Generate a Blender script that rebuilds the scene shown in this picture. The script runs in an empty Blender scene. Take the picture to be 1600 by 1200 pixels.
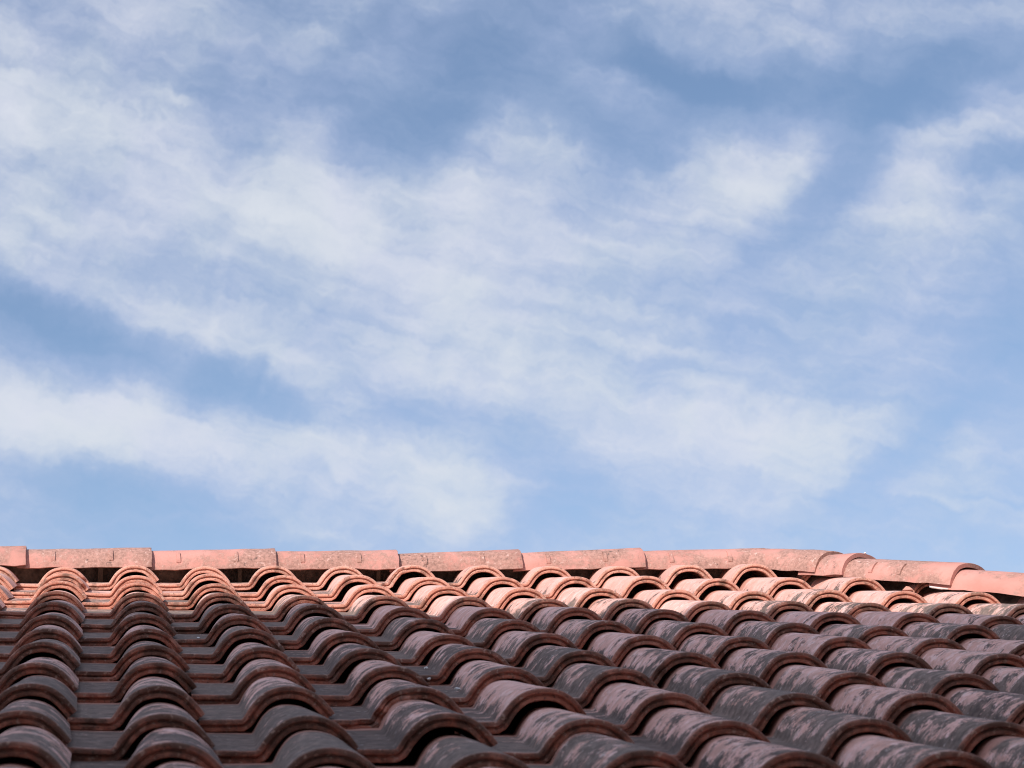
import bpy, bmesh, math, random
from mathutils import Vector, Matrix, noise

random.seed(7)
scene = bpy.context.scene
COL = scene.collection
RAD = math.radians

# ------------------------------------------------------------------ layout constants
PITCH = RAD(17.0)                      # roof pitch
EX = Vector((1, 0, 0))
ES = Vector((0, math.cos(PITCH), math.sin(PITCH)))      # up the slope
EN = Vector((0, -math.sin(PITCH), math.cos(PITCH)))     # out of the slope
ORG = Vector((0, 0, 3.6))              # point of the slope below the camera
W = 0.211                              # tile cover width
L = 0.36                               # tile gauge (visible length)
THK = 0.019
H_EYE = 0.42
def RP(X, s, n=0.0):                   # roof coordinates -> world
    return ORG + EX * X + ES * s + EN * n

# ------------------------------------------------------------------ camera
cam_d = bpy.data.cameras.new('camera')
cam = bpy.data.objects.new('camera', cam_d)
COL.objects.link(cam)
cam.location = ORG + EN * H_EYE
cam.rotation_euler = (RAD(90 + 18.054), 0, RAD(-4.0))
cam_d.sensor_width = 36.0
cam_d.lens = 3670.0 / 1600.0 * 36.0
cam_d.shift_x = 0.246
cam_d.clip_start = 0.05
cam_d.clip_end = 5000
cam_d.dof.use_dof = True
cam_d.dof.focus_distance = 6.4
cam_d.dof.aperture_fstop = 13.0
scene.camera = cam

# ------------------------------------------------------------------ sun and sky
SUN_EL, SUN_AZ = RAD(29.0), RAD(35.0)   # behind the camera, a little to the left
to_sun = Vector((-math.sin(SUN_AZ) * math.cos(SUN_EL), -math.cos(SUN_AZ) * math.cos(SUN_EL), math.sin(SUN_EL)))
sun_d = bpy.data.lights.new('sun', 'SUN')
sun_d.energy = 3.7
sun_d.angle = RAD(0.5)
sun_d.color = (1.0, 0.93, 0.86)
sun = bpy.data.objects.new('sun', sun_d)
COL.objects.link(sun)
sun.rotation_euler = (-to_sun).to_track_quat('-Z', 'Y').to_euler()
sun.location = (-10, -20, 30)

scene.view_settings.view_transform = 'Standard'
scene.view_settings.look = 'None'
scene.view_settings.exposure = 0.5
scene.view_settings.gamma = 1.0
scene.cycles.filter_width = 1.05
scene.cycles.max_bounces = 6
scene.cycles.diffuse_bounces = 3
scene.view_settings.use_curve_mapping = False

world = bpy.data.worlds.new('World')
scene.world = world
world.use_nodes = True
wt = world.node_tree
wt.nodes.clear()
SKY_STRENGTH = 0.1
world.cycles.sampling_method = 'MANUAL'
world.cycles.sample_map_resolution = 256

class NT:
    """small helper for node building"""
    def __init__(self, tree):
        self.t = tree
    def n(self, typ, **kw):
        nd = self.t.nodes.new(typ)
        for k, v in kw.items():
            setattr(nd, k, v)
        return nd
    def link(self, a, b):
        self.t.links.new(a, b)
    def put(self, sock, v):
        if hasattr(v, 'is_output') or isinstance(v, bpy.types.NodeSocket):
            self.link(v, sock)
        else:
            sock.default_value = v
    def math(self, op, a, b=None, c=None, clamp=False):
        nd = self.n('ShaderNodeMath', operation=op)
        nd.use_clamp = clamp
        self.put(nd.inputs[0], a)
        if b is not None: self.put(nd.inputs[1], b)
        if c is not None: self.put(nd.inputs[2], c)
        return nd.outputs[0]
    def vec(self, x=0.0, y=0.0, z=0.0):
        nd = self.n('ShaderNodeCombineXYZ')
        for i, v in enumerate((x, y, z)): self.put(nd.inputs[i], v)
        return nd.outputs[0]
    def vmath(self, op, a, b=None, scale=None):
        nd = self.n('ShaderNodeVectorMath', operation=op)
        self.put(nd.inputs[0], a)
        if b is not None: self.put(nd.inputs[1], b)
        if scale is not None: self.put(nd.inputs['Scale'], scale)
        return nd.outputs['Value'] if op in ('LENGTH', 'DOT_PRODUCT') else nd.outputs[0]
    def noise(self, v, scale, detail=4.0, rough=0.55, dist=0.0, color=False, lac=2.0):
        nd = self.n('ShaderNodeTexNoise')
        nd.noise_dimensions = '3D'
        self.put(nd.inputs['Vector'], v)
        nd.inputs['Scale'].default_value = scale
        nd.inputs['Detail'].default_value = detail
        nd.inputs['Roughness'].default_value = rough
        nd.inputs['Lacunarity'].default_value = lac
        nd.inputs['Distortion'].default_value = dist
        return nd.outputs['Color'] if color else nd.outputs['Fac']
    def map(self, v, a, b, lo=0.0, hi=1.0, smooth=True):
        nd = self.n('ShaderNodeMapRange')
        nd.interpolation_type = 'SMOOTHSTEP' if smooth else 'LINEAR'
        self.put(nd.inputs[0], v)
        for i, x in enumerate((a, b, lo, hi)): self.put(nd.inputs[i + 1], x)
        return nd.outputs[0]
    def mix(self, fac, a, b, mode='MIX'):
        nd = self.n('ShaderNodeMix', data_type='RGBA', blend_type=mode)
        self.put(nd.inputs[0], fac)
        for s, v in ((nd.inputs[6], a), (nd.inputs[7], b)):
            if isinstance(v, (tuple, list)):
                s.default_value = (v[0], v[1], v[2], 1)
            else:
                self.put(s, v)
        return nd.outputs[2]

def build_sky():
    N = NT(wt)
    sky = N.n('ShaderNodeTexSky', sky_type='NISHITA')
    sky.sun_disc = False
    sky.sun_elevation = SUN_EL
    sky.sun_rotation = math.atan2(to_sun.x, to_sun.y)
    sky.altitude = 200
    sky.air_density = 1.0
    sky.dust_density = 0.6
    sky.ozone_density = 2.0
    tc = N.n('ShaderNodeTexCoord')
    sep = N.n('ShaderNodeSeparateXYZ')
    N.link(tc.outputs['Generated'], sep.inputs[0])
    x, y, z = sep.outputs
    az = N.math('MULTIPLY', N.math('ARCTAN2', x, y), 180 / math.pi)
    el = N.math('MULTIPLY', N.math('ARCSINE', z), 180 / math.pi)
    p = N.vec(az, el, 0.0)
    # slow swirl so that no cloud edge is a clean ellipse
    w1 = N.vmath('SUBTRACT', N.noise(p, 0.16, 2.0, 0.55, color=True), (0.5, 0.5, 0.5))
    pw = N.vmath('ADD', p, N.vmath('SCALE', w1, scale=0.7))
    w2 = N.vmath('SUBTRACT', N.noise(p, 0.7, 4.0, 0.6, color=True), (0.5, 0.5, 0.5))
    pw = N.vmath('ADD', pw, N.vmath('SCALE', w2, scale=1.3))
    # cloud banks and clear lanes: azimuth, elevation, half sizes (deg), tilt (deg), weight
    banks = CLOUDS
    tot = 0.0
    pz = N.vmath('ADD', N.vmath('MULTIPLY', pw, (1, 1, 0)), (0, 0, 1))
    for (a, e, rx, ry, rot, wgt) in banks:
        c, s_ = math.cos(RAD(rot)), math.sin(RAD(rot))
        sx, sy = 1 / (rx * 1.75), 1 / (ry * 1.75)
        u = N.vmath('DOT_PRODUCT', pz, (c * sx, s_ * sx, -(a * c + e * s_) * sx))
        v = N.vmath('DOT_PRODUCT', pz, (-s_ * sy, c * sy, -(-a * s_ + e * c) * sy))
        r2 = N.math('MULTIPLY_ADD', u, u, N.math('MULTIPLY', v, v))
        k = N.math('SUBTRACT', 1.0, r2, clamp=True)
        tot = N.math('MULTIPLY_ADD', N.math('MULTIPLY', k, k), wgt, tot)
    # fibrous streaks, combed down to the right like the high cloud in view
    mp = N.n('ShaderNodeMapping', vector_type='TEXTURE')
    N.link(pw, mp.inputs[0])
    mp.inputs[2].default_value = (0, 0, RAD(-17))
    mp.inputs[3].default_value = (4.2, 1.0, 1.0)
    fib = N.noise(mp.outputs[0], 0.7, 6.0, 0.55, 0.0)
    soft = N.noise(pw, 0.22, 3.0, 0.5)
    fine = N.noise(pw, 1.3, 4.0, 0.55)
    # feathered ends running across the streaks
    mp2 = N.n('ShaderNodeMapping', vector_type='TEXTURE')
    N.link(pw, mp2.inputs[0])
    mp2.inputs[2].default_value = (0, 0, RAD(38))
    mp2.inputs[3].default_value = (2.6, 0.8, 1.0)
    fea = N.noise(mp2.outputs[0], 1.0, 4.0, 0.55)
    d = N.math('MULTIPLY_ADD', N.math('SUBTRACT', fib, 0.5), 0.66, tot)
    d = N.math('MULTIPLY_ADD', N.math('SUBTRACT', soft, 0.5), 0.25, d)
    d = N.math('MULTIPLY_ADD', N.math('SUBTRACT', fine, 0.5), 0.13, d)
    d = N.math('MULTIPLY_ADD', N.math('SUBTRACT', fea, 0.5), 0.22, d)
    mp3 = N.n('ShaderNodeMapping', vector_type='TEXTURE')
    N.link(pw, mp3.inputs[0])
    mp3.inputs[2].default_value = (0, 0, RAD(-14))
    mp3.inputs[3].default_value = (9.0, 1.0, 1.0)
    hair = N.noise(mp3.outputs[0], 2.2, 4.0, 0.6)
    d = N.math('MULTIPLY_ADD', N.math('SUBTRACT', hair, 0.5), 0.36, d)
    d = N.math('ADD', d, 0.475)
    dens = N.map(d, -0.12, 1.08)
    # thin veil is a cool grey blue, the thick bank a warm white
    veil = tuple(c / SKY_STRENGTH for c in CLOUD_THIN)
    thick = tuple(c / SKY_STRENGTH for c in CLOUD_THICK)
    ccol = N.mix(N.map(dens, 0.3, 0.95), veil, thick)
    # thin cloud scatters forward: brighter towards the sun, boosted there out of view to lift the shade
    cs = N.vmath('DOT_PRODUCT', tc.outputs['Generated'], tuple(to_sun))
    ph = N.math('POWER', N.math('MULTIPLY_ADD', cs, 0.5, 0.5, clamp=True), 4.0)
    ph = N.math('MULTIPLY_ADD', ph, 2.6, 1.0)
    ccol = N.vmath('SCALE', ccol, scale=ph)
    tint = N.mix(N.map(N.noise(pw, 0.35, 2.0), 0.35, 0.65), (0.99, 1.0, 0.985), (1.005, 0.995, 1.01))
    ccol = N.mix(1.0, ccol, tint, 'MULTIPLY')
    blue = N.mix(1.0, sky.outputs[0], SKY_TINT, 'MULTIPLY')
    out = N.mix(N.math('MULTIPLY', dens, 0.95), blue, ccol)
    bg = N.n('ShaderNodeBackground')
    N.link(out, bg.inputs[0])
    bg.inputs[1].default_value = SKY_STRENGTH
    wo = N.n('ShaderNodeOutputWorld')
    N.link(bg.outputs[0], wo.inputs[0])

SKY_TINT = (0.975, 0.935, 0.93)
CLOUD_THIN = (0.345, 0.405, 0.56)
CLOUD_THICK = (0.51, 0.535, 0.595)
CLOUDS = [
    (11.51, 18.69, 5.28, 2.19, -22, 0.28),
    (12.29, 25.84, 5.30, 1.88, -0, -0.10),
    (1.28, 22.60, 5.01, 2.12, -30, 0.13),
    (0.30, 16.88, 3.68, 0.97, -8, 0.50),
    (8.10, 15.42, 3.43, 1.04, -22, 0.24),
    (19.59, 24.31, 4.11, 0.94, -0, -0.45),
    (17.08, 16.37, 3.72, 1.01, -8, 0.24),
    (8.05, 22.52, 4.10, 1.12, -0, 0.25),
    (5.97, 25.08, 3.89, 1.94, -30, -0.07),
    (-2.16, 19.66, 3.23, 0.74, -15, -0.41),
    (16.61, 22.73, 2.06, 1.13, 15, 0.39),
    (2.82, 17.76, 2.27, 0.65, -8, -0.14),
    (-2.64, 25.15, 2.09, 0.99, -30, 0.14),
    (1.14, 14.67, 2.93, 1.46, -22, -0.32),
    (21.25, 22.15, 2.38, 0.79, 35, 0.17),
    (4.16, 18.81, 2.77, 0.61, -22, 0.21),
    (16.75, 26.28, 2.64, 1.10, -22, 0.20),
    (22.14, 17.55, 3.82, 0.92, 35, -0.19),
    (10.82, 14.70, 1.67, 0.65, 35, -0.19),
    (13.57, 23.15, 1.64, 0.62, 35, -0.06),
    (-3.22, 22.05, 1.82, 0.83, -8, 0.17),
    (5.28, 22.04, 2.25, 1.05, -15, 0.12),
    (23.02, 22.35, 1.66, 0.46, -8, -0.33),
    (-2.68, 17.55, 1.71, 0.77, -30, 0.11),
    (19.21, 22.70, 3.09, 0.67, 35, -0.23),
    (14.95, 18.89, 3.06, 1.07, -15, -0.09),
    (9.42, 17.00, 2.26, 0.67, -15, -0.18),
    (17.23, 19.53, 5.45, 1.24, -30, 0.03),
    (11.40, 23.90, 1.62, 0.41, -15, 0.12),
    (0.82, 23.48, 1.65, 0.80, -30, 0.15),
    (3.63, 18.21, 1.70, 0.52, -15, -0.27),
    (4.40, 15.42, 2.07, 1.03, 15, 0.08),
    (0.08, 19.83, 1.85, 0.41, -15, 0.09),
    (21.63, 14.51, 2.00, 0.64, -8, -0.05),
    (1.27, 22.00, 2.85, 0.74, 15, 0.09),
    (6.97, 27.94, 3.17, 0.73, 35, 0.17),
    (9.50, 25.33, 3.74, 1.08, 35, -0.28),
    (14.73, 25.39, 1.89, 0.44, -22, -0.44),
    (-1.91, 24.63, 4.92, 1.67, 35, 0.13),
    (12.21, 19.11, 2.98, 0.64, -30, -0.09),
    (9.18, 15.84, 1.66, 0.95, -30, 0.21),
    (22.62, 23.39, 1.70, 0.56, 35, 0.12),
    (21.37, 20.99, 1.61, 0.85, -15, 0.14),
    (5.80, 23.05, 1.62, 0.65, -30, 0.28),
    (13.24, 23.77, 2.05, 0.63, -30, -0.16),
    (1.47, 18.23, 2.03, 0.49, 35, 0.14),
    (19.76, 15.56, 1.71, 0.42, 35, -0.18),
    (1.40, 25.34, 2.09, 0.70, -30, 0.03),
    (7.35, 17.96, 1.74, 0.47, -15, -0.07),
    (13.31, 21.63, 1.77, 0.98, -15, 0.08),
    (-0.49, 22.82, 1.86, 0.19, -22, -0.08),
    (1.67, 24.95, 0.60, 0.14, 5, 0.14),
    (2.52, 25.07, 0.60, 0.22, 0, -0.10),
    (2.90, 20.08, 1.16, 0.19, 72, 0.07),
    (22.00, 14.23, 1.45, 0.11, -14, 0.14),
    (20.26, 14.74, 1.13, 0.14, -14, 0.10),
    (4.22, 18.21, 0.49, 0.12, 75, 0.10),
    (8.19, 19.25, 0.99, 0.19, -15, -0.08),
    (1.48, 14.61, 2.42, 0.12, 6, 0.08),
    (13.71, 18.74, 2.64, 0.16, -15, 0.07),
]
build_sky()

# ------------------------------------------------------------------ materials
def new_mat(name):
    m = bpy.data.materials.new(name)
    m.use_nodes = True
    m.node_tree.nodes.clear()
    N = NT(m.node_tree)
    out = N.n('ShaderNodeOutputMaterial')
    bs = N.n('ShaderNodeBsdfPrincipled')
    bs.inputs['Roughness'].default_value = 0.9
    bs.inputs['Specular IOR Level'].default_value = 0.25
    N.link(bs.outputs[0], out.inputs[0])
    return m, N, bs

def bump(N, bs, height, strength, dist):
    b = N.n('ShaderNodeBump')
    b.inputs['Strength'].default_value = strength
    b.inputs['Distance'].default_value = dist
    N.link(height, b.inputs['Height'])
    N.link(b.outputs[0], bs.inputs['Normal'])

def tile_coords(N):
    """(u across, v up the tile, per-tile number) from the tile's own surface map"""
    uv = N.n('ShaderNodeUVMap', uv_map='tile_map')
    sep = N.n('ShaderNodeSeparateXYZ')
    N.link(uv.outputs[0], sep.inputs[0])
    oi = N.n('ShaderNodeObjectInfo')
    at = N.n('ShaderNodeAttribute', attribute_name='tile_number')
    rnd = N.math('ADD', oi.outputs['Random'], at.outputs['Fac'])
    return sep.outputs[0], sep.outputs[1], rnd, oi

def mat_tile_top():
    m, N, bs = new_mat('weathered_clay')
    u, v, rnd, oi = tile_coords(N)
    sc = N.n('ShaderNodeSeparateColor')
    N.link(oi.outputs['Color'], sc.inputs[0])
    lich_bias, hue, pale = sc.outputs
    seed = N.math('MULTIPLY', rnd, 37.0)
    pos = N.vec(u, v, seed)
    # clay
    n1 = N.noise(pos, 14.0, 4.0, 0.6)
    clay = N.mix(N.map(n1, 0.3, 0.7), (0.62, 0.325, 0.25), (0.82, 0.495, 0.425))
    clay = N.mix(N.math('MULTIPLY', hue, 0.5), clay, (0.64, 0.345, 0.28))
    clay = N.mix(N.math('MULTIPLY', pale, 0.85), clay, (0.60, 0.315, 0.252))  # clay tone painted in for the sunlit upper courses
    sp = N.noise(pos, 260.0, 2.0, 0.6)
    clay = N.mix(N.map(sp, 0.58, 0.75, 0.0, 0.35), clay, (0.30, 0.18, 0.15))
    # growth: streaks running round the barrel, denser towards the exposed front of the tile
    wv = N.vmath('SUBTRACT', N.noise(pos, 45.0, 3.0, 0.65, color=True), (0.5, 0.5, 0.5))
    wp = N.vmath('ADD', pos, N.vmath('SCALE', wv, scale=0.022))
    streak = N.noise(N.vmath('MULTIPLY', wp, (80.0, 125.0, 1.0)), 1.0, 5.0, 0.78)
    blot = N.noise(N.vmath('MULTIPLY', wp, (19.0, 19.0, 1.0)), 1.0, 3.0, 0.55)
    grain = N.noise(N.vmath('MULTIPLY', pos, (110.0, 240.0, 1.0)), 1.0, 3.0, 0.7)
    g = N.math('MULTIPLY_ADD', streak, 0.95, N.math('MULTIPLY', blot, 1.6))
    g = N.math('MULTIPLY_ADD', grain, 0.85, g)
    front = N.map(v, 0.0, 0.36, 0.12, -0.14, smooth=False)
    g = N.math('ADD', g, front)
    # the valley beside the barrel stays damp and dark
    valley = N.map(u, 0.060, 0.105, 0.42, 0.0)
    g = N.math('ADD', g, valley)
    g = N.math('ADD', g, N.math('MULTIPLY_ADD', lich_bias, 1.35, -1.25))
    mask = N.map(g, 1.15, 1.23)
    lc = N.mix(N.map(N.noise(pos, 60.0, 4.0, 0.7), 0.35, 0.7), (0.095, 0.074, 0.061), (0.215, 0.165, 0.135))
    lc = N.mix(N.map(hue, 0.35, 0.75), lc, N.mix(1.0, lc, (0.58, 0.58, 0.60), 'MULTIPLY'))   # some tiles carry the blacker growth
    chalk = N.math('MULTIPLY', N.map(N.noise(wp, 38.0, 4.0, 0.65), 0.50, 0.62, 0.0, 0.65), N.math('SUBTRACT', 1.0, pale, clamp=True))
    clay = N.mix(chalk, clay, (0.86, 0.60, 0.545))
    col = N.mix(N.math('MULTIPLY', mask, 0.94), clay, lc)
    # thin grey film
    film = N.map(N.noise(wp, 30.0, 4.0, 0.6), 0.42, 0.70, 0.0, 0.55)
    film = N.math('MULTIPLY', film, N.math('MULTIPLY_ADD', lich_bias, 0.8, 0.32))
    col = N.mix(film, col, (0.31, 0.205, 0.165))
    # clean strip that the course above keeps dry
    dry = N.map(N.math('MULTIPLY_ADD', N.math('SUBTRACT', blot, 0.5), 0.05, v), 0.338, 0.352)
    col = N.mix(N.math('MULTIPLY', dry, 0.85), col, (0.46, 0.22, 0.165))
    # worn lip where the growth has flaked off
    lip = N.math('MULTIPLY', N.map(v, 0.004, 0.030, 1.0, 0.0), N.map(N.noise(pos, 34.0, 3.0, 0.6), 0.50, 0.60))
    col = N.mix(N.math('MULTIPLY', lip, 0.8), col, (0.56, 0.36, 0.30))
    # pale crusts
    crust = N.map(N.math('MULTIPLY_ADD', N.noise(pos, 22.0, 2.0), 0.5, N.noise(pos, 120.0, 2.0, 0.5)), 0.95, 1.02)
    col = N.mix(N.math('MULTIPLY', crust, 0.65), col, (0.62, 0.52, 0.48))
    N.link(col, bs.inputs['Base Color'])
    hgt = N.math('MULTIPLY_ADD', mask, 0.5, N.math('MULTIPLY_ADD', grain, 0.7, sp))
    bump(N, bs, hgt, 0.35, 0.0016)
    return m

def mat_tile_edge():
    m, N, bs = new_mat('raw_clay_edge')
    u, v, rnd, oi = tile_coords(N)
    sc = N.n('ShaderNodeSeparateColor')
    N.link(oi.outputs['Color'], sc.inputs[0])
    lich_bias, hue, pale = sc.outputs
    seed = N.math('MULTIPLY', rnd, 37.0)
    tc = N.n('ShaderNodeTexCoord')
    pos = N.vmath('ADD', tc.outputs['Object'], N.vec(0.0, seed, 0.0))
    n1 = N.noise(pos, 45.0, 4.0, 0.6)
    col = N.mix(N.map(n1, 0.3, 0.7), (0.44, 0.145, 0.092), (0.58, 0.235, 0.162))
    col = N.mix(N.math('MULTIPLY', pale, 1.1, clamp=True), col, (0.66, 0.355, 0.27))  # sunlit upper courses get lighter rims in the colour itself
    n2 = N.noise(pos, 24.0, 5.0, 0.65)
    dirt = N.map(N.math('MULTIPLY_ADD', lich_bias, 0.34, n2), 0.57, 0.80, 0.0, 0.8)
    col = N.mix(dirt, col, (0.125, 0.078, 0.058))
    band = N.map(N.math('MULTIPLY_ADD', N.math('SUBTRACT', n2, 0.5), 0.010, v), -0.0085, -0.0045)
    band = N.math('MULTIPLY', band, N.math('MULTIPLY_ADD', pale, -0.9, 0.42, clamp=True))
    col = N.mix(band, col, (0.135, 0.085, 0.066))
    sp = N.noise(pos, 190.0, 3.0, 0.6)
    col = N.mix(N.map(sp, 0.57, 0.68, 0.0, 0.7), col, (0.10, 0.06, 0.048))
    col = N.mix(N.map(N.noise(pos, 110.0, 3.0), 0.58, 0.68, 0.0, 0.6), col, (0.58, 0.38, 0.30))
    N.link(col, bs.inputs['Base Color'])
    bump(N, bs, N.math('ADD', sp, n1), 0.7, 0.0025)
    return m

def mat_ridge():
    m, N, bs = new_mat('ridge_clay')
    tc = N.n('ShaderNodeTexCoord')
    oi = N.n('ShaderNodeObjectInfo')
    sc = N.n('ShaderNodeSeparateColor')
    N.link(oi.outputs['Color'], sc.inputs[0])
    crust_bias = sc.outputs[0]
    pos = N.vmath('ADD', tc.outputs['Object'], N.vec(N.math('MULTIPLY', oi.outputs['Random'], 31.0), 0.0, 0.0))
    n1 = N.noise(pos, 9.0, 4.0, 0.55)
    col = N.mix(N.map(n1, 0.3, 0.7), (0.47, 0.215, 0.172), (0.545, 0.265, 0.218))
    wv = N.vmath('SUBTRACT', N.noise(pos, 30.0, 4.0, 0.6, color=True), (0.5, 0.5, 0.5))
    wp = N.vmath('ADD', pos, N.vmath('SCALE', wv, scale=0.05))
    big = N.noise(wp, 8.0, 3.0, 0.5)
    spk = N.noise(pos, 105.0, 5.0, 0.75)
    mid = N.noise(pos, 55.0, 4.0, 0.65)
    g = N.math('MULTIPLY_ADD', spk, 0.35, N.math('MULTIPLY_ADD', mid, 0.35, big))
    g = N.math('MULTIPLY_ADD', crust_bias, 0.5, g)
    mask = N.map(g, 0.86, 1.0)
    crust = N.mix(N.map(spk, 0.35, 0.65), (0.235, 0.135, 0.105), (0.44, 0.25, 0.20))
    col = N.mix(N.math('MULTIPLY', mask, 0.85), col, crust)
    # chalky flaking inside the crust
    fl = N.map(N.noise(pos, 70.0, 3.0, 0.6, 0.6), 0.60, 0.68)
    col = N.mix(N.math('MULTIPLY', N.math('MULTIPLY', fl, mask), 0.7), col, (0.60, 0.40, 0.34))
    dk = N.map(N.math('ADD', N.noise(pos, 85.0, 3.0), N.math('MULTIPLY', big, 0.5)), 0.90, 1.02)
    col = N.mix(N.math('MULTIPLY', dk, 0.75), col, (0.10, 0.07, 0.06))
    # grime lying on the crown
    geo = N.n('ShaderNodeNewGeometry')
    ns = N.n('ShaderNodeSeparateXYZ')
    N.link(geo.outputs['Normal'], ns.inputs[0])
    top = N.math('MULTIPLY', N.map(N.math('MULTIPLY_ADD', mid, 0.25, ns.outputs[2]), 1.06, 1.14), 0.75)
    col = N.mix(top, col, (0.13, 0.115, 0.11))
    N.link(col, bs.inputs['Base Color'])
    bump(N, bs, N.math('MULTIPLY_ADD', mask, 0.5, N.math('ADD', spk, mid)), 0.4, 0.002)
    return m

def mat_plain(name, c1, c2, scale=20.0, rough=0.9, bstr=0.3, bdist=0.002):
    m, N, bs = new_mat(name)
    tc = N.n('ShaderNodeTexCoord')
    n1 = N.noise(tc.outputs['Object'], scale, 6.0, 0.65)
    N.link(N.mix(N.map(n1, 0.3, 0.7), c1, c2), bs.inputs['Base Color'])
    bs.inputs['Roughness'].default_value = rough
    bump(N, bs, n1, bstr, bdist)
    return m

M_TOP = mat_tile_top()
M_EDGE = mat_tile_edge()
M_RIDGE = mat_ridge()
M_DECK = mat_plain('roofing_felt', (0.030, 0.026, 0.024), (0.055, 0.048, 0.042), 30)
M_WOOD = mat_plain('old_batten_wood', (0.075, 0.052, 0.040), (0.13, 0.095, 0.072), 40)
M_MORTAR = mat_plain('ridge_mortar', (0.10, 0.078, 0.064), (0.26, 0.205, 0.165), 50, bstr=0.8, bdist=0.006)
M_SHARD = mat_plain('broken_clay', (0.50, 0.25, 0.19), (0.60, 0.33, 0.26), 60)
M_WHITE = mat_plain('chalk_white', (0.62, 0.60, 0.57), (0.82, 0.80, 0.78), 90)
M_PLASTER = mat_plain('house_plaster', (0.42, 0.37, 0.31), (0.50, 0.45, 0.38), 3.0)
M_PLASTER2 = mat_plain('building_plaster', (0.74, 0.72, 0.68), (0.82, 0.80, 0.76), 2.0)  # unseen wall, made white to bounce light onto the shaded tiles
M_GLASS = mat_plain('window_glass', (0.02, 0.025, 0.03), (0.03, 0.035, 0.04), 2.0, rough=0.08, bstr=0.02)
M_FRAME = mat_plain('window_paint', (0.30, 0.24, 0.18), (0.36, 0.29, 0.22), 8.0, rough=0.5)
M_GROUND = mat_plain('dry_ground', (0.14, 0.12, 0.09), (0.22, 0.19, 0.15), 0.6)

# ------------------------------------------------------------------ object helpers
def mesh_obj(name, me, parent=None, mats=(), wmat=None):
    o = bpy.data.objects.new(name, me)
    COL.objects.link(o)
    for m in mats:
        if m.name not in [x.name for x in me.materials if x]:
            me.materials.append(m)
    if parent is not None:
        o.parent = parent
    if wmat is not None:
        o.matrix_local = BASE_INV @ wmat if parent is not None else wmat
    return o

def tag(o, label=None, cat=None, group=None, kind=None):
    if label: o['label'] = label
    if cat: o['category'] = cat
    if group: o['group'] = group
    if kind: o['kind'] = kind
    return o

def bm_mesh(bm, name, smooth_angle=None):
    me = bpy.data.meshes.new(name)
    bm.normal_update()
    bm.to_mesh(me)
    bm.free()
    if smooth_angle is not None:
        me.polygons.foreach_set('use_smooth', [True] * len(me.polygons))
        me.set_sharp_from_angle(angle=RAD(smooth_angle))
    return me

def add_box(bm, lo, hi, mat=None):
    vs = []
    for z in (lo[2], hi[2]):
        for x, y in ((lo[0], lo[1]), (hi[0], lo[1]), (hi[0], hi[1]), (lo[0], hi[1])):
            v = Vector((x, y, z))
            vs.append(bm.verts.new(mat @ v if mat else v))
    for f in ((3, 2, 1, 0), (4, 5, 6, 7), (0, 1, 5, 4), (1, 2, 6, 5), (2, 3, 7, 6), (3, 0, 4, 7)):
        bm.faces.new([vs[i] for i in f])

BASE = Vector((2.0, 7.0, 0.0))           # the house stands here
BASE_INV = Matrix.Translation(-BASE)

# ------------------------------------------------------------------ ground
bm = bmesh.new()
R = 2500
g = [bm.verts.new((x, y, 0)) for x, y in ((-R, -R), (R, -R), (R, R), (-R, R))]
bm.faces.new(g)
ground = mesh_obj('ground', bm_mesh(bm, 'ground'), mats=(M_GROUND,))
tag(ground, kind='structure')

# ------------------------------------------------------------------ house and roof deck
house = bpy.data.objects.new('house', None)
COL.objects.link(house)
house.location = BASE
tag(house, 'house with weathered terracotta barrel tile roof rising to a capped ridge', 'house')

S_RIDGE = 7.30
X_LEFT = -1.75
HIP_TOP = (2.04, 7.33)                   # roof coordinates where the hip leaves the ridge
HIP_RATE = 0.70                          # sideways metres per metre down the slope
S_EAVE = 1.72
def hip_x(s): return HIP_TOP[0] + (HIP_TOP[1] - s) * HIP_RATE

DECK_N = -0.128
bm = bmesh.new()
ridgeL = RP(X_LEFT, S_RIDGE + 0.03, DECK_N + 0.01)
ridgeR = RP(HIP_TOP[0], S_RIDGE + 0.03, DECK_N + 0.01)
eaveL = RP(X_LEFT, S_EAVE, DECK_N)
eaveR = RP(hip_x(S_EAVE), S_EAVE, DECK_N)
backL = Vector((ridgeL.x, 2 * ridgeL.y - eaveL.y, eaveL.z))
backR = Vector((eaveR.x, 2 * ridgeL.y - eaveL.y, eaveL.z))
pts = [eaveL, eaveR, ridgeR, ridgeL, backL, backR]
top = [bm.verts.new(p) for p in pts]
bot = [bm.verts.new(p - Vector((0, 0, 0.05))) for p in pts]
for f in ((0, 1, 2, 3), (3, 2, 5, 4), (1, 5, 2)):
    bm.faces.new([top[i] for i in f])
    bm.faces.new([bot[i] for i in reversed(f)])
for i, j in ((0, 1), (1, 5), (5, 4), (4, 3), (3, 0)):
    bm.faces.new([top[j], top[i], bot[i], bot[j]])
bmesh.ops.recalc_face_normals(bm, faces=bm.faces)
for v in bm.verts: v.co -= BASE
roof = mesh_obj('roof', bm_mesh(bm, 'roof'), parent=house, mats=(M_DECK,))

bm = bmesh.new()
x0, x1 = X_LEFT + 0.3, eaveR.x - 0.45
y0, y1 = eaveL.y + 0.45, backL.y - 0.45
zt = eaveL.z + 0.05
for lo, hi in (((x0, y0, 0), (x1, y0 + 0.3, zt)), ((x0, y1 - 0.3, 0), (x1, y1, zt)),
               ((x0, y0 + 0.3, 0), (x0 + 0.3, y1 - 0.3, zt)), ((x1 - 0.3, y0 + 0.3, 0), (x1, y1 - 0.3, zt))):
    add_box(bm, Vector(lo) - BASE, Vector(hi) - BASE)
mesh_obj('wall', bm_mesh(bm, 'house_wall'), parent=house, mats=(M_PLASTER,))
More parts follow.
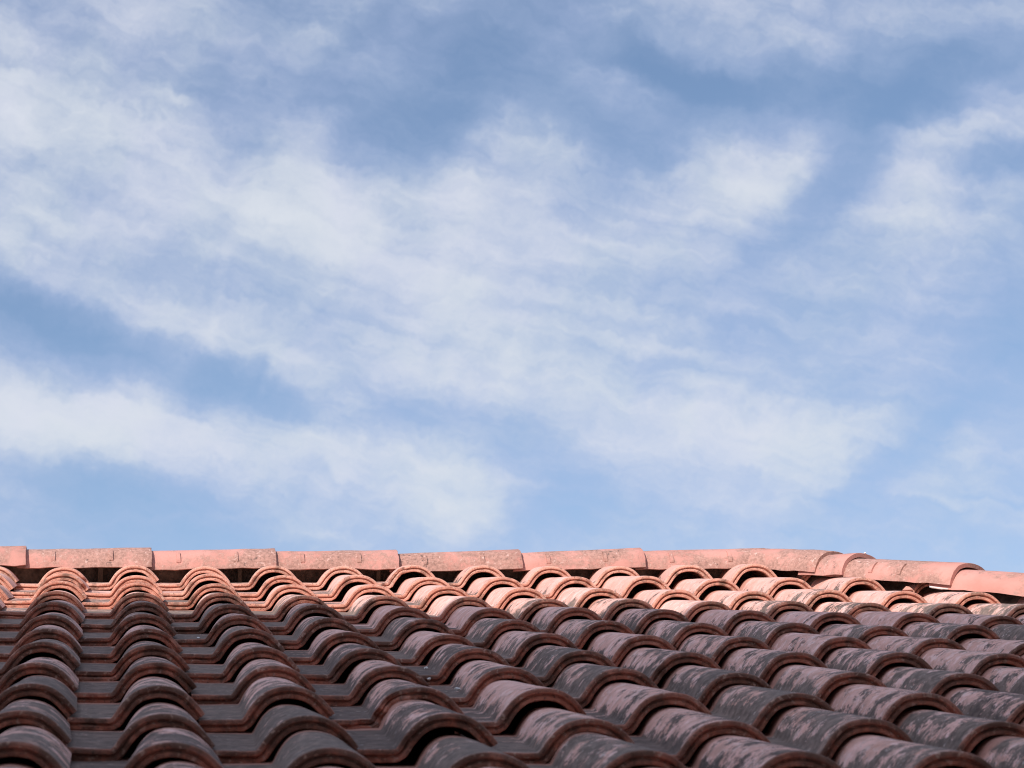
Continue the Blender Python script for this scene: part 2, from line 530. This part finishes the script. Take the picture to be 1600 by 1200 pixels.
# gable closing the left end under the roof slopes
bm = bmesh.new()
tri = [Vector((x0, y0, zt)), Vector((x0, y1, zt)), Vector((x0, (y0 + y1) / 2, ridgeL.z - 0.12))]
fa = [bm.verts.new(p - BASE) for p in tri]
fb = [bm.verts.new(p - BASE + Vector((0.3, 0, 0))) for p in tri]
bm.faces.new(fa); bm.faces.new(fb[::-1])
for i in range(3): bm.faces.new([fa[i], fb[i], fb[(i + 1) % 3], fa[(i + 1) % 3]])
bmesh.ops.recalc_face_normals(bm, faces=bm.faces)
mesh_obj('gable', bm_mesh(bm, 'gable'), parent=house, mats=(M_PLASTER,))

# ------------------------------------------------------------------ roof tile meshes
KNOTS = [(-0.07, 0.0), (0.10, -0.002), (0.240, 0.0), (0.265, 0.005), (0.290, 0.038), (0.325, 0.092), (0.385, 0.163),
         (0.460, 0.217), (0.545, 0.246), (0.635, 0.256), (0.722, 0.247), (0.79, 0.226), (0.85, 0.192),
         (0.90, 0.149), (0.945, 0.100), (0.988, 0.046)]
def catmull(pts, per):
    out = []
    n = len(pts)
    for i in range(n - 1):
        p0 = Vector(pts[max(i - 1, 0)]); p1 = Vector(pts[i]); p2 = Vector(pts[i + 1]); p3 = Vector(pts[min(i + 2, n - 1)])
        k = per if i > 1 else 2
        for q in range(k):
            t = q / k
            out.append(0.5 * ((2 * p1) + (-p0 + p2) * t + (2 * p0 - 5 * p1 + 4 * p2 - p3) * t * t + (-p0 + 3 * p1 - 3 * p2 + p3) * t ** 3))
    out.append(Vector(pts[-1]))
    return out
PROFILE = catmull(KNOTS, 2)

def tile_mesh(idx, chips=(), rough=0.0026):
    """one interlocking barrel-and-pan tile, front edge at y=0, pan top at z=0"""
    prof = [Vector((p.x * W, p.y * W)) for p in PROFILE]
    n = len(prof)
    nor, arc = [], [0.0]
    for i in range(n):
        a = prof[max(i - 1, 0)]; b = prof[min(i + 1, n - 1)]
        t = (b - a).normalized()
        nor.append(Vector((-t.y, t.x)))
        if i: arc.append(arc[-1] + (prof[i] - prof[i - 1]).length)
    # ring stations: (y, inset, material) going inner back -> front -> outer back
    st = [(0.395, 0.0138, 1), (0.10, 0.0156, 1), (0.030, 0.0187, 1), (0.0090, 0.0208, 1), (0.0058, 0.0203, 1), (0.0040, 0.0190, 1),
          (0.0036, 0.0140, 1), (0.0060, 0.0122, 1), (0.0085, 0.0112, 1), (0.0080, 0.0097, 1), (0.0024, 0.0085, 1), (0.0005, 0.0073, 1),
          (0.0, 0.0034, 1), (0.0012, 0.0010, 1), (0.0045, 0.0000, 0), (0.012, 0.0000, 0), (0.035, 0.0000, 0), (0.08, 0.0000, 0), (0.15, 0.0000, 0),
          (0.23, 0.0000, 0), (0.32, 0.0000, 0), (0.405, 0.0000, 0)]
    m = len(st)
    xc = 0.64 * W
    def chip(x):
        c = 0.0
        for (cx, cw, cd) in chips:
            r = abs(x / W - cx) / cw
            if r < 1: c = max(c, cd * (1 - r ** 3) * (0.8 + 0.45 * noise.noise(Vector((x * 120, idx * 3.3, cx * 9)))))
        return max(c, 0.0)
    bm = bmesh.new()
    uvl = bm.loops.layers.uv.new('tile_map')
    grid = []
    for j, (y, ins, mt) in enumerate(st):
        row = []
        for i in range(n):
            p, nn = prof[i], nor[i]
            x, z = p.x - nn.x * ins, p.y - nn.y * ins
            t = min(y / 0.4, 1.0)
            arch = min(max((p.x / W - 0.19) / 0.075, 0.0), 1.0)
            # tail of the tile is a smaller barrel so that it slides under the next one
            x = x + arch * (xc - x) * (0.31 if x < xc else 0.06) * t
            z = z * (1 - 0.12 * t * arch)
            # hand-made unevenness
            q = Vector((x * 9, y * 7, idx * 5.17))
            z += 0.0011 * noise.noise(q) + 0.0006 * noise.noise(q * 3.1)
            c = chip(p.x)
            yy = y + rough * noise.noise(Vector((x * 55, idx * 7.7 + ins * 60, 0))) * (1 if y < 0.03 else 0)
            yy += 0.0022 * noise.noise(Vector((x * 11, idx * 2.9, 4.0))) * (1 if y < 0.03 else 0)
            if c > 0 and y < 0.10:
                yy = max(yy + c * (1.0 if ins > 0.001 else 0.93) * max(0, 1 - y / 0.13), yy)
                if ins > 0.0111 and y < 0.02: yy -= 0.006 * min(1, c / 0.015)
            row.append(bm.verts.new((x, yy, z)))
        grid.append(row)
    for j in range(m):
        k = (j + 1) % m
        for i in range(n - 1):
            f = bm.faces.new([grid[j][i], grid[j][i + 1], grid[k][i + 1], grid[k][i]])
            mat = 1 if (st[j][2] == 1 or j == m - 1) else 0
            f.material_index = mat
            for lp, (a, b) in zip(f.loops, ((j, i), (j, i + 1), (k, i + 1), (k, i))):
                lp[uvl].uv = (arc[b], -st[a][1] if mat == 1 else st[a][0])
    for i in (0, n - 1):
        f = bm.faces.new([grid[j][i] for j in range(m)])
        f.material_index = 1
    bmesh.ops.recalc_face_normals(bm, faces=bm.faces)
    me = bm_mesh(bm, 'roof_tile_%d' % idx, 38)
    me.materials.append(M_TOP)
    me.materials.append(M_EDGE)
    return me

TILE_MESHES = [tile_mesh(i) for i in range(7)]
TILE_MESHES += [tile_mesh(7, ((0.30, 0.05, 0.010), (0.12, 0.03, 0.006))), tile_mesh(8, ((0.99, 0.07, 0.016),)), tile_mesh(9, ((0.55, 0.06, 0.008), (0.86, 0.05, 0.007))), tile_mesh(10, ((0.45, 0.05, 0.009), (0.08, 0.07, 0.010)))]
CHIP_FLANK = tile_mesh(20, ((0.37, 0.13, 0.034), (0.25, 0.05, 0.012)), 0.003)
CHIP_PAN = tile_mesh(21, ((0.18, 0.24, 0.020), (0.30, 0.10, 0.012)), 0.003)
CHIP_FOOT = tile_mesh(22, ((0.36, 0.16, 0.050), (0.20, 0.10, 0.03)), 0.003)
CHIP_CROWN = tile_mesh(23, ((0.80, 0.09, 0.008), (0.72, 0.05, 0.006)), 0.002)

# ------------------------------------------------------------------ lay the tiles
TILT = math.atan2(THK, L)
S0 = 7.07
X_COL0 = 0.105                           # crest of the column just right of the camera
def warp(X, k):
    """the old roof is not flat: the courses under the ridge ride up towards the hip"""
    a = {0: 0.0195, 1: 0.0105, 2: 0.0045}.get(k, 0.0015)
    return a * max(X, -0.3)
fr = Matrix((EX, ES, EN)).transposed()
def tile_matrix(j, k, rng):
    X = X_COL0 + W * j - 0.64 * W + 0.004 * noise.noise(Vector((j * 0.7, k * 0.35, 3.0)))
    s = S0 - L * k + 0.010 * noise.noise(Vector((j * 0.45, k * 1.7, 9.0)))
    X += rng.uniform(-0.0022, 0.0022); s += rng.uniform(-0.008, 0.008)
    if rng.random() < 0.05: s -= rng.uniform(0.010, 0.020)          # slipped
    nz = -0.256 * W + warp(X, k) + rng.uniform(-0.0022, 0.0014)
    rot = fr.to_4x4() @ Matrix.Rotation(-TILT + RAD(rng.uniform(-0.35, 0.35)), 4, 'X') @ Matrix.Rotation(RAD(rng.uniform(-1.2, 1.2)), 4, 'Z') @ Matrix.Rotation(RAD(rng.uniform(-1.3, 1.3)), 4, 'Y')
    return Matrix.Translation(RP(X, s, nz)) @ rot, X, s

# projection used only to decide which tiles are far outside the picture (these are joined)
def in_view(P, margin):
    d = P - cam.location
    c = cam.rotation_euler.to_matrix().transposed() @ d
    if c.z > -0.3: return False
    px = 800 - 0.246 * 1600 + 3670 * c.x / -c.z
    py = 600 - 3670 * c.y / -c.z
    return -margin < px < 1600 + margin and py < 1200 + margin

special = {}
def cut_tile(me, M, name):
    """tile sawn off along the hip"""
    bm = bmesh.new()
    bm.from_mesh(me)
    Minv = M.inverted()
    a = Minv @ RP(hip_x(5.0) + 0.03, 5.0); b = Minv @ RP(hip_x(3.0) + 0.03, 3.0)
    ez = (Minv.to_3x3() @ EN)
    nrm = ((b - a).cross(ez)).normalized()
    if nrm.x < 0: nrm = -nrm
    geom = bm.verts[:] + bm.edges[:] + bm.faces[:]
    r = bmesh.ops.bisect_plane(bm, geom=geom, plane_co=a, plane_no=nrm, clear_outer=True)
    ed = [e for e in r['geom_cut'] if isinstance(e, bmesh.types.BMEdge)]
    bmesh.ops.edgeloop_fill(bm, edges=ed, mat_nr=1)
    nv = len(bm.verts)
    if nv == 0:
        bm.free(); return None
    m2 = bm_mesh(bm, name, 38)
    for mm in (M_TOP, M_EDGE): m2.materials.append(mm)
    return m2

rest = []          # tiles outside the picture
count = 0
NROWS = 15
for k in range(NROWS):
    for j in range(-8, 33):
        rng = random.Random(j * 1009 + k * 37 + 5)
        M, X, s = tile_matrix(j, k, rng)
        if X - 0.1 > hip_x(s) or X < X_LEFT + 0.02: continue
        crest = RP(X + 0.64 * W, s, 0.0)
        vis = in_view(crest, 330 if k > 6 else 150)
        me = rng.choice(TILE_MESHES[:7]) if rng.random() < 0.72 else rng.choice(TILE_MESHES[7:])
        sp = {(4, 0): CHIP_FLANK, (0, 7): CHIP_PAN, (2, 9): CHIP_FOOT, (0, 2): CHIP_CROWN, (1, 3): CHIP_CROWN}.get((j, k))
        if sp is not None: me = sp
        cutme = None
        if X + 1.05 * W > hip_x(s + 0.4) + 0.03:
            cutme = cut_tile(me, M, 'hip_cut_tile_%d_%d' % (j, k))
            if cutme is None: continue
        me = cutme or me
        # wear: how much dark growth this tile carries, its clay; plus sun on the upper courses painted in as tone
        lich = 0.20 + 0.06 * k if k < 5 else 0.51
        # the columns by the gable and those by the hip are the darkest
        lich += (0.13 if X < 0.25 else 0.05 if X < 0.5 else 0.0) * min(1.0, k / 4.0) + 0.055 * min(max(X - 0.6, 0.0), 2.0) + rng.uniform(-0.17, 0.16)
        sun_tone = max(0.0, 0.75 - 0.19 * k) + rng.uniform(-0.1, 0.1)
        col = (min(max(lich, 0.05), 0.95), min(1.0, rng.random() * 0.8 + 0.12 * max(X, 0.0)), min(max(sun_tone, 0.0), 1.0), 1.0)
        if vis:
            o = mesh_obj('roof_tile', me, parent=roof, wmat=M)
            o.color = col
            count += 1
        else:
            rest.append((me, M, rng.random()))
print('tiles in view', count, 'beyond', len(rest))

# the tiles that lie outside the picture, one mesh
verts, faces, mids, uvs, tnum = [], [], [], [], []
for me, M, r in rest:
    base = len(verts)
    verts += [tuple((BASE_INV @ M) @ v.co) for v in me.vertices]
    ul = me.uv_layers['tile_map'].data
    for p in me.polygons:
        faces.append([base + i for i in p.vertices]); mids.append(p.material_index)
        uvs += [tuple(ul[li].uv) for li in p.loop_indices]
    tnum += [r] * len(me.vertices)
me = bpy.data.meshes.new('outlying_tiles')
me.from_pydata(verts, [], faces)
me.materials.append(M_TOP); me.materials.append(M_EDGE)
me.polygons.foreach_set('material_index', mids)
ul = me.uv_layers.new(name='tile_map')
ul.data.foreach_set('uv', [c for q in uvs for c in q])
at = me.attributes.new('tile_number', 'FLOAT', 'POINT')
at.data.foreach_set('value', tnum)
me.polygons.foreach_set('use_smooth', [True] * len(me.polygons))
me.set_sharp_from_angle(angle=RAD(38))
o = mesh_obj('outlying_tiles', me, parent=roof)
o.color = (0.55, 0.5, 0.1, 1)
tag(o, kind='stuff')

# ------------------------------------------------------------------ ridge and hip caps
def cap_mesh(idx, length, a0, b0, a1, b1, thick=0.014, nibs=(), wob=0.0015, rim=0.0, bow=0.0):
    """half-round cap along +x; crown at z=0, feet at z=-b; the x=length end is the larger, lapping end"""
    bm = bmesh.new()
    na, nl = 18, 12
    xs = [0.0, 0.002] + [length * q / nl for q in range(1, nl)] + [length - 0.002, length]
    if rim > 0: xs = sorted(xs + [length - 0.032, length - 0.026])
    outer, inner = [], []
    for x in xs:
        t = x / length
        a, b = a0 + (a1 - a0) * t, b0 + (b1 - b0) * t
        rr = rim if (rim > 0 and x > length - 0.029) else 0.0
        edge = 0.0012 if (x == 0.0 or x == length) else 0.0
        ro, ri = [], []
        for q in range(na + 1):
            th = math.pi * q / na
            c, s_ = math.cos(th), math.sin(th)
            sgn = 1 if c >= 0 else -1
            cc = sgn * abs(c) ** 0.86; ss = s_ ** 0.92
            foot = abs(c) ** 6
            wv = noise.noise(Vector((x * 14, q * 0.25, idx * 3.7))) * wob + noise.noise(Vector((x * 45, q, idx * 1.7))) * wob * 0.35
            fl = foot * (0.004 * noise.noise(Vector((x * 18, idx * 9.1, sgn))) + 0.0018 * noise.noise(Vector((x * 70, idx * 4.1, sgn))))
            zoff = (b - (b0 if False else b))
            ex = x + (0.0022 * noise.noise(Vector((q * 0.8, idx * 6.1, x * 3))) if edge else 0)
            ro.append(bm.verts.new((ex, -(a + rr + wv - edge) * cc, (b + rr + wv - edge) * ss - b1 + fl + bow * math.sin(math.pi * t))))
            ri.append(bm.verts.new((ex, -(a - thick + rr) * cc, (b - thick + rr) * ss - b1 + fl + 0.001 + bow * math.sin(math.pi * t))))
        outer.append(ro); inner.append(ri)
    for p in range(len(xs) - 1):
        for q in range(na):
            bm.faces.new([outer[p][q], outer[p + 1][q], outer[p + 1][q + 1], outer[p][q + 1]])
            bm.faces.new([inner[p][q + 1], inner[p + 1][q + 1], inner[p + 1][q], inner[p][q]])
        bm.faces.new([outer[p][0], inner[p][0], inner[p + 1][0], outer[p + 1][0]])
        bm.faces.new([outer[p][na], outer[p + 1][na], inner[p + 1][na], inner[p][na]])
    for p in (0, len(xs) - 1):
        for q in range(na):
            bm.faces.new([outer[p][q], outer[p][q + 1], inner[p][q + 1], inner[p][q]])
    for (fx, wdt) in nibs:
        x = fx * length
        a, b = a0 + (a1 - a0) * fx, b0 + (b1 - b0) * fx
        prev = None
        for q in range(7):
            th = RAD(14 + 5.5 * q)
            c, s_ = math.cos(th), math.sin(th)
            P = Vector((x, -a * c ** 0.86, b * s_ ** 0.92 - b1))
            N_ = Vector((0, -c / a, s_ / b)).normalized()
            h = 0.0050 * (0.25 if q == 0 else 1.0 if q < 6 else 0.4)
            tw = wdt * (1.1 - 0.05 * q) / 2
            ring = [bm.verts.new(P + Vector((-tw, 0, 0)) - N_ * 0.004), bm.verts.new(P + Vector((-tw * 0.8, 0, 0)) + N_ * h),
                    bm.verts.new(P + Vector((tw * 0.8, 0, 0)) + N_ * h), bm.verts.new(P + Vector((tw, 0, 0)) - N_ * 0.004)]
            if prev:
                for e in range(3): bm.faces.new([prev[e], prev[e + 1], ring[e + 1], ring[e]])
            else: bm.faces.new(ring)
            prev = ring
        bm.faces.new(prev[::-1])
    bmesh.ops.recalc_face_normals(bm, faces=bm.faces)
    me = bm_mesh(bm, 'cap_%d' % idx, 42)
    me.materials.append(M_RIDGE)
    return me

def place_cap(name, idx, P0, P1, over, crust, roll=0.0, **kw):
    """P0, P1: crown points at the two joints; the cap runs on 'over' metres under the previous one"""
    d = (P1 - P0)
    ln = d.length
    xd = d.normalized()
    yd = Vector((0, 0, 1)).cross(xd).normalized()
    zd = xd.cross(yd)
    M = Matrix((xd, yd, zd)).transposed().to_4x4()
    M.translation = P0 - xd * over
    M = M @ Matrix.Rotation(roll, 4, 'X')
    me = cap_mesh(idx, ln + over, **kw)
    o = mesh_obj(name, me, parent=roof, wmat=M)
    o.color = (crust, 0, 0, 1)
    return o

# joints of the ridge: X along the ridge, height of the crown over the tile crests
JOINTS = [(-1.755, 0.034), (-1.372, 0.036), (-0.989, 0.034), (-0.606, 0.037), (-0.2266, 0.0385), (0.1568, 0.0405), (0.539, 0.0445), (0.9179, 0.0445), (1.3012, 0.0545), (1.6851, 0.0665), (2.0821, 0.0725)]
CRUST = [0.2, 0.2, 0.2, 0.17, 0.30, 0.24, 0.28, 0.22, 0.10, 0.17]
rr = random.Random(11)
for i in range(len(JOINTS) - 1):
    (Xa, na_), (Xb, nb) = JOINTS[i], JOINTS[i + 1]
    Pa, Pb = RP(Xa, S_RIDGE, na_ - 0.002), RP(Xb, S_RIDGE, nb)
    place_cap('ridge_tile', i, Pa, Pb, 0.028, CRUST[i], roll=RAD(rr.uniform(-2, 2)), a0=0.080, b0=0.072, a1=0.098, b1=0.081,
              nibs=((0.27, 0.014), (0.70, 0.014)))
# the cap that turns the corner, the short collar and the hip caps
C0, C1 = RP(2.070, 7.285, 0.0775), RP(2.245, 7.035, 0.0815)
place_cap('ridge_tile', 31, C0, C1, 0.012, 0.27, roll=RAD(0), a0=0.094, b0=0.075, a1=0.104, b1=0.079, bow=0.002)
place_cap('hip_tile', 32, RP(2.240, 7.045, 0.0745), RP(2.303, 6.953, 0.0805), 0.06, 0.02, a0=0.097, b0=0.071, a1=0.108, b1=0.080)
place_cap('hip_tile', 33, RP(2.295, 6.965, 0.071), RP(2.520, 6.643, 0.0725), 0.08, 0.30, a0=0.096, b0=0.068, a1=0.108, b1=0.077,
          nibs=((0.40, 0.014), (0.62, 0.012)))
place_cap('hip_tile', 34, RP(2.510, 6.657, 0.061), RP(2.745, 6.321, 0.055), 0.06, 0.08, a0=0.097, b0=0.068, a1=0.108, b1=0.077)
q = 0
while True:
    s_ = 6.321 - 0.33 * q
    if s_ - 0.33 < S_EAVE + 0.1: break
    place_cap('hip_tile', 40 + q, RP(hip_x(s_) - 0.02, s_ + 0.012, 0.043), RP(hip_x(s_ - 0.33) - 0.02, s_ - 0.33, 0.052), 0.06, rr.uniform(0.05, 0.3), a0=0.097, b0=0.068, a1=0.108, b1=0.077)
    q += 1

# ------------------------------------------------------------------ what shows under the caps
bm = bmesh.new()                          # uneven bedding mortar standing along the ridge
ny = 60
r0, r1 = [], []
for q in range(ny + 1):
    X = X_LEFT + 0.01 + (2.20 - X_LEFT) * q / ny
    e = 0.018 * noise.noise(Vector((X * 9, 0, 0))) + 0.010 * noise.noise(Vector((X * 31, 0, 2)))
    up = 0.02 * max(X, 0)
    r0.append([bm.verts.new(RP(X, 7.265 + e, -0.12) - BASE), bm.verts.new(RP(X, 7.275 + e, -0.015 + up * 0.7) - BASE)])
    r1.append([bm.verts.new(RP(X, 7.36, -0.12) - BASE), bm.verts.new(RP(X, 7.34, -0.015 + up * 0.7) - BASE)])
for q in range(ny):
    bm.faces.new([r0[q][0], r0[q + 1][0], r0[q + 1][1], r0[q][1]])
    bm.faces.new([r0[q][1], r0[q + 1][1], r1[q + 1][1], r1[q][1]])
    bm.faces.new([r1[q][1], r1[q + 1][1], r1[q + 1][0], r1[q][0]])
bmesh.ops.recalc_face_normals(bm, faces=bm.faces)
mesh_obj('ridge_bedding', bm_mesh(bm, 'ridge_bedding'), parent=roof, mats=(M_MORTAR,))

for X, wd in ((0.002, 0.016), (0.43, 0.012), (0.86, 0.012)):     # upright stubs of the ridge board carrier
    bm = bmesh.new()
    mt = Matrix.Translation(RP(X, 7.235, -0.118)) @ fr.to_4x4()
    add_box(bm, Vector((-wd / 2, 0, 0)), Vector((wd / 2, 0.02, 0.112)), Matrix.Translation(-BASE) @ mt)
    mesh_obj('ridge_stub', bm_mesh(bm, 'ridge_stub'), parent=roof, mats=(M_WOOD,))

def hip_bed():
    bm = bmesh.new()
    prof = [(-0.050, -0.13), (-0.045, -0.025), (0.0, 0.012), (0.045, -0.025), (0.050, -0.13)]
    rings = []
    d = (RP(HIP_TOP[0] + HIP_RATE, HIP_TOP[1] - 1) - RP(*HIP_TOP)).normalized()
    side = EN.cross(d).normalized()
    for q in range(60):
        t = -0.04 + 5.4 * q / 59
        c = RP(hip_x(HIP_TOP[1] - t), HIP_TOP[1] - t, 0.0)
        e = 0.008 * noise.noise(Vector((t * 11, 5, 0)))
        rings.append([bm.verts.new(c + side * (a + e) + EN * b - BASE) for a, b in prof])
    for p, q in zip(rings, rings[1:]):
        for i in range(len(prof) - 1):
            bm.faces.new([p[i], p[i + 1], q[i + 1], q[i]])
    bmesh.ops.recalc_face_normals(bm, faces=bm.faces)
    mesh_obj('hip_bedding', bm_mesh(bm, 'hip_bedding'), parent=roof, mats=(M_MORTAR,))
hip_bed()

# ------------------------------------------------------------------ small loose things
def lump(name, P, size, mat, seed, squash=0.6):
    bm = bmesh.new()
    bmesh.ops.create_icosphere(bm, subdivisions=2, radius=1.0)
    for v in bm.verts:
        k = 1 + 0.35 * noise.noise(v.co * 1.3 + Vector((seed * 7.1, 0, 0)))
        v.co = Vector((v.co.x * size * k, v.co.y * size * k * 0.8, v.co.z * size * k * squash))
    o = mesh_obj(name, bm_mesh(bm, name, 30), mats=(mat,))
    o.location = P
    return o
def fleck(X, s_, n_, size, label, seed):
    return tag(lump('white_chip', RP(X, s_, n_), size, M_WHITE, seed), label, 'stone chip', 'white stone chips on the roof')
fleck(0.6652, 4.7444, -0.0585, 0.0042, 'tiny white stone chip in a shaded tile valley, uppermost of three near mid roof', 1)
fleck(0.6430, 4.5475, -0.0595, 0.0048, 'tiny white stone chip in a shaded tile valley, middle of three near mid roof', 2)
fleck(0.6651, 4.3219, -0.0540, 0.0055, 'tiny white stone chip in a shaded tile valley, lowest of three near mid roof', 3)
fleck(0.2262, 5.3330, -0.0570, 0.0040, 'tiny white stone chip on a flat pan between the left columns of barrels', 4)
fleck(2.3020, 6.9560, 0.0830, 0.0042, 'white chip on the crown of the ridge where the hip begins', 5)

# thin white stick poking out from under the hip
bm = bmesh.new()
A, B = Vector((-0.028, 0, 0)), Vector((0.075, 0.012, -0.008))
dv = (B - A).normalized()
e1 = dv.cross(Vector((0, 0, 1))).normalized(); e2 = dv.cross(e1)
rings = []
for t in (0.0, 0.06, 0.35, 0.4, 0.75, 1.0):
    rad = 0.0028 * (0.7 if t == 0 else 1.0) * (0.8 if t > 0.38 else 1.0)
    c = A.lerp(B, t) + e2 * 0.0015 * math.sin(t * 7)
    rings.append([bm.verts.new(c + (e1 * math.cos(q * math.tau / 8) + e2 * math.sin(q * math.tau / 8)) * rad) for q in range(8)])
for p, q in zip(rings, rings[1:]):
    for i in range(8): bm.faces.new([p[i], p[(i + 1) % 8], q[(i + 1) % 8], q[i]])
bm.faces.new(rings[0][::-1]); bm.faces.new(rings[-1])
bmesh.ops.recalc_face_normals(bm, faces=bm.faces)
o = mesh_obj('stick', bm_mesh(bm, 'stick', 40), mats=(M_WHITE,))
o.location = RP(2.397, 6.585, 0.0075)
tag(o, 'thin pale stick poking out from under the hip caps at the right', 'stick')

# broken corner of a tile lying against the hip
bm = bmesh.new()
low = [bm.verts.new(p) for p in ((-0.020, -0.006, 0), (0.018, -0.010, 0.001), (0.022, 0.008, 0), (-0.016, 0.012, 0))]
hi_ = [bm.verts.new(p) for p in ((-0.004, -0.003, 0.019), (0.007, -0.005, 0.016), (0.010, 0.006, 0.013), (-0.005, 0.008, 0.017))]
bm.faces.new(low[::-1]); bm.faces.new(hi_)
for i in range(4): bm.faces.new([low[i], low[(i + 1) % 4], hi_[(i + 1) % 4], hi_[i]])
bmesh.ops.recalc_face_normals(bm, faces=bm.faces)
o = mesh_obj('tile_shard', bm_mesh(bm, 'tile_shard', 25), mats=(M_SHARD,))
o.location = RP(2.344, 6.70, -0.011)
o.scale = (0.8, 0.8, 0.62)
tag(o, 'small broken terracotta shard lying on a sunlit tile below the hip caps', 'tile shard')

# ------------------------------------------------------------------ the taller building behind the camera, whose eaves shade the lower courses
S_SHADE = 6.0
edge = RP(1.0, S_SHADE, 0.0)
Y_EAVE = -1.05
slope = to_sun.z / -to_sun.y
Z_EAVE = edge.z + (edge.y - Y_EAVE) * slope
BB = Vector((1.0, -6.0, 0.0))
bld = bpy.data.objects.new('tall_building', None)
COL.objects.link(bld)
bld.location = BB
tag(bld, 'tall plastered building behind the viewpoint whose eaves shade the lower tiles', 'building')
bm = bmesh.new()
bx0, bx1, by0, by1 = -14.0, 12.0, -10.5, -1.45
wins = []
nfl = 4
fh = (Z_EAVE - 0.4) / nfl
cols = [bx0 + 1.6 + 3.25 * i for i in range(8)]
# front wall as a grid with real openings
xs = sorted([bx0, bx1] + cols + [c + 1.1 for c in cols])
zs = sorted([0.0, Z_EAVE - 0.25] + [fh * i + 0.9 for i in range(nfl)] + [fh * i + 2.2 for i in range(nfl)])
def is_open(xa, za):
    return any(abs(xa - c) < 1e-4 for c in cols) and any(abs(za - (fh * i + 0.9)) < 1e-4 for i in range(nfl))
for xa, xb in zip(xs, xs[1:]):
    for za, zb in zip(zs, zs[1:]):
        if is_open(xa, za): wins.append((xa, xb, za, zb)); continue
        bm.faces.new([bm.verts.new(Vector(p) - BB) for p in ((xb, by1, za), (xa, by1, za), (xa, by1, zb), (xb, by1, zb))])
for (xa, xb, za, zb) in wins:
    for p in (((xa, za), (xb, za)), ((xb, za), (xb, zb)), ((xb, zb), (xa, zb)), ((xa, zb), (xa, za))):
        (ax, az_), (bx_, bz_) = p
        bm.faces.new([bm.verts.new(Vector(q) - BB) for q in ((ax, by1, az_), (bx_, by1, bz_), (bx_, by1 - 0.2, bz_), (ax, by1 - 0.2, az_))])
for q in (((bx0, by0), (bx0, by1)), ((bx1, by1), (bx1, by0)), ((bx1, by0), (bx0, by0))):
    (ax, ay), (cx_, cy_) = q
    bm.faces.new([bm.verts.new(Vector(p) - BB) for p in ((ax, ay, 0), (cx_, cy_, 0), (cx_, cy_, Z_EAVE - 0.25), (ax, ay, Z_EAVE - 0.25))])
mesh_obj('wall', bm_mesh(bm, 'building_wall'), parent=bld, mats=(M_PLASTER2,))
bm = bmesh.new()
add_box(bm, Vector((bx0 - 0.4, by0 - 0.4, Z_EAVE - 0.25)) - BB, Vector((bx1 + 0.4, Y_EAVE, Z_EAVE)) - BB)
mesh_obj('eaves', bm_mesh(bm, 'building_eaves'), parent=bld, mats=(M_PLASTER2,))
wme = None
for (xa, xb, za, zb) in wins:
    if wme is None:
        bm = bmesh.new()
        for lo, hi in (((0, 0, 0), (1.1, 0.06, 0.07)), ((0, 0, 1.23), (1.1, 0.06, 1.3)), ((0, 0, 0.07), (0.07, 0.06, 1.23)), ((1.03, 0, 0.07), (1.1, 0.06, 1.23)), ((0.52, 0.002, 0.07), (0.58, 0.056, 1.23))):
            add_box(bm, lo, hi)
        wme = bm_mesh(bm, 'window_frame'); wme.materials.append(M_FRAME)
        bm = bmesh.new(); add_box(bm, (0.03, 0.02, 0.03), (1.07, 0.03, 1.27))
        pme = bm_mesh(bm, 'window_pane'); pme.materials.append(M_GLASS)
    w_ = mesh_obj('window', wme, parent=bld); w_.location = Vector((xa, by1 - 0.2, za)) - BB
    mesh_obj('pane', pme, parent=w_)
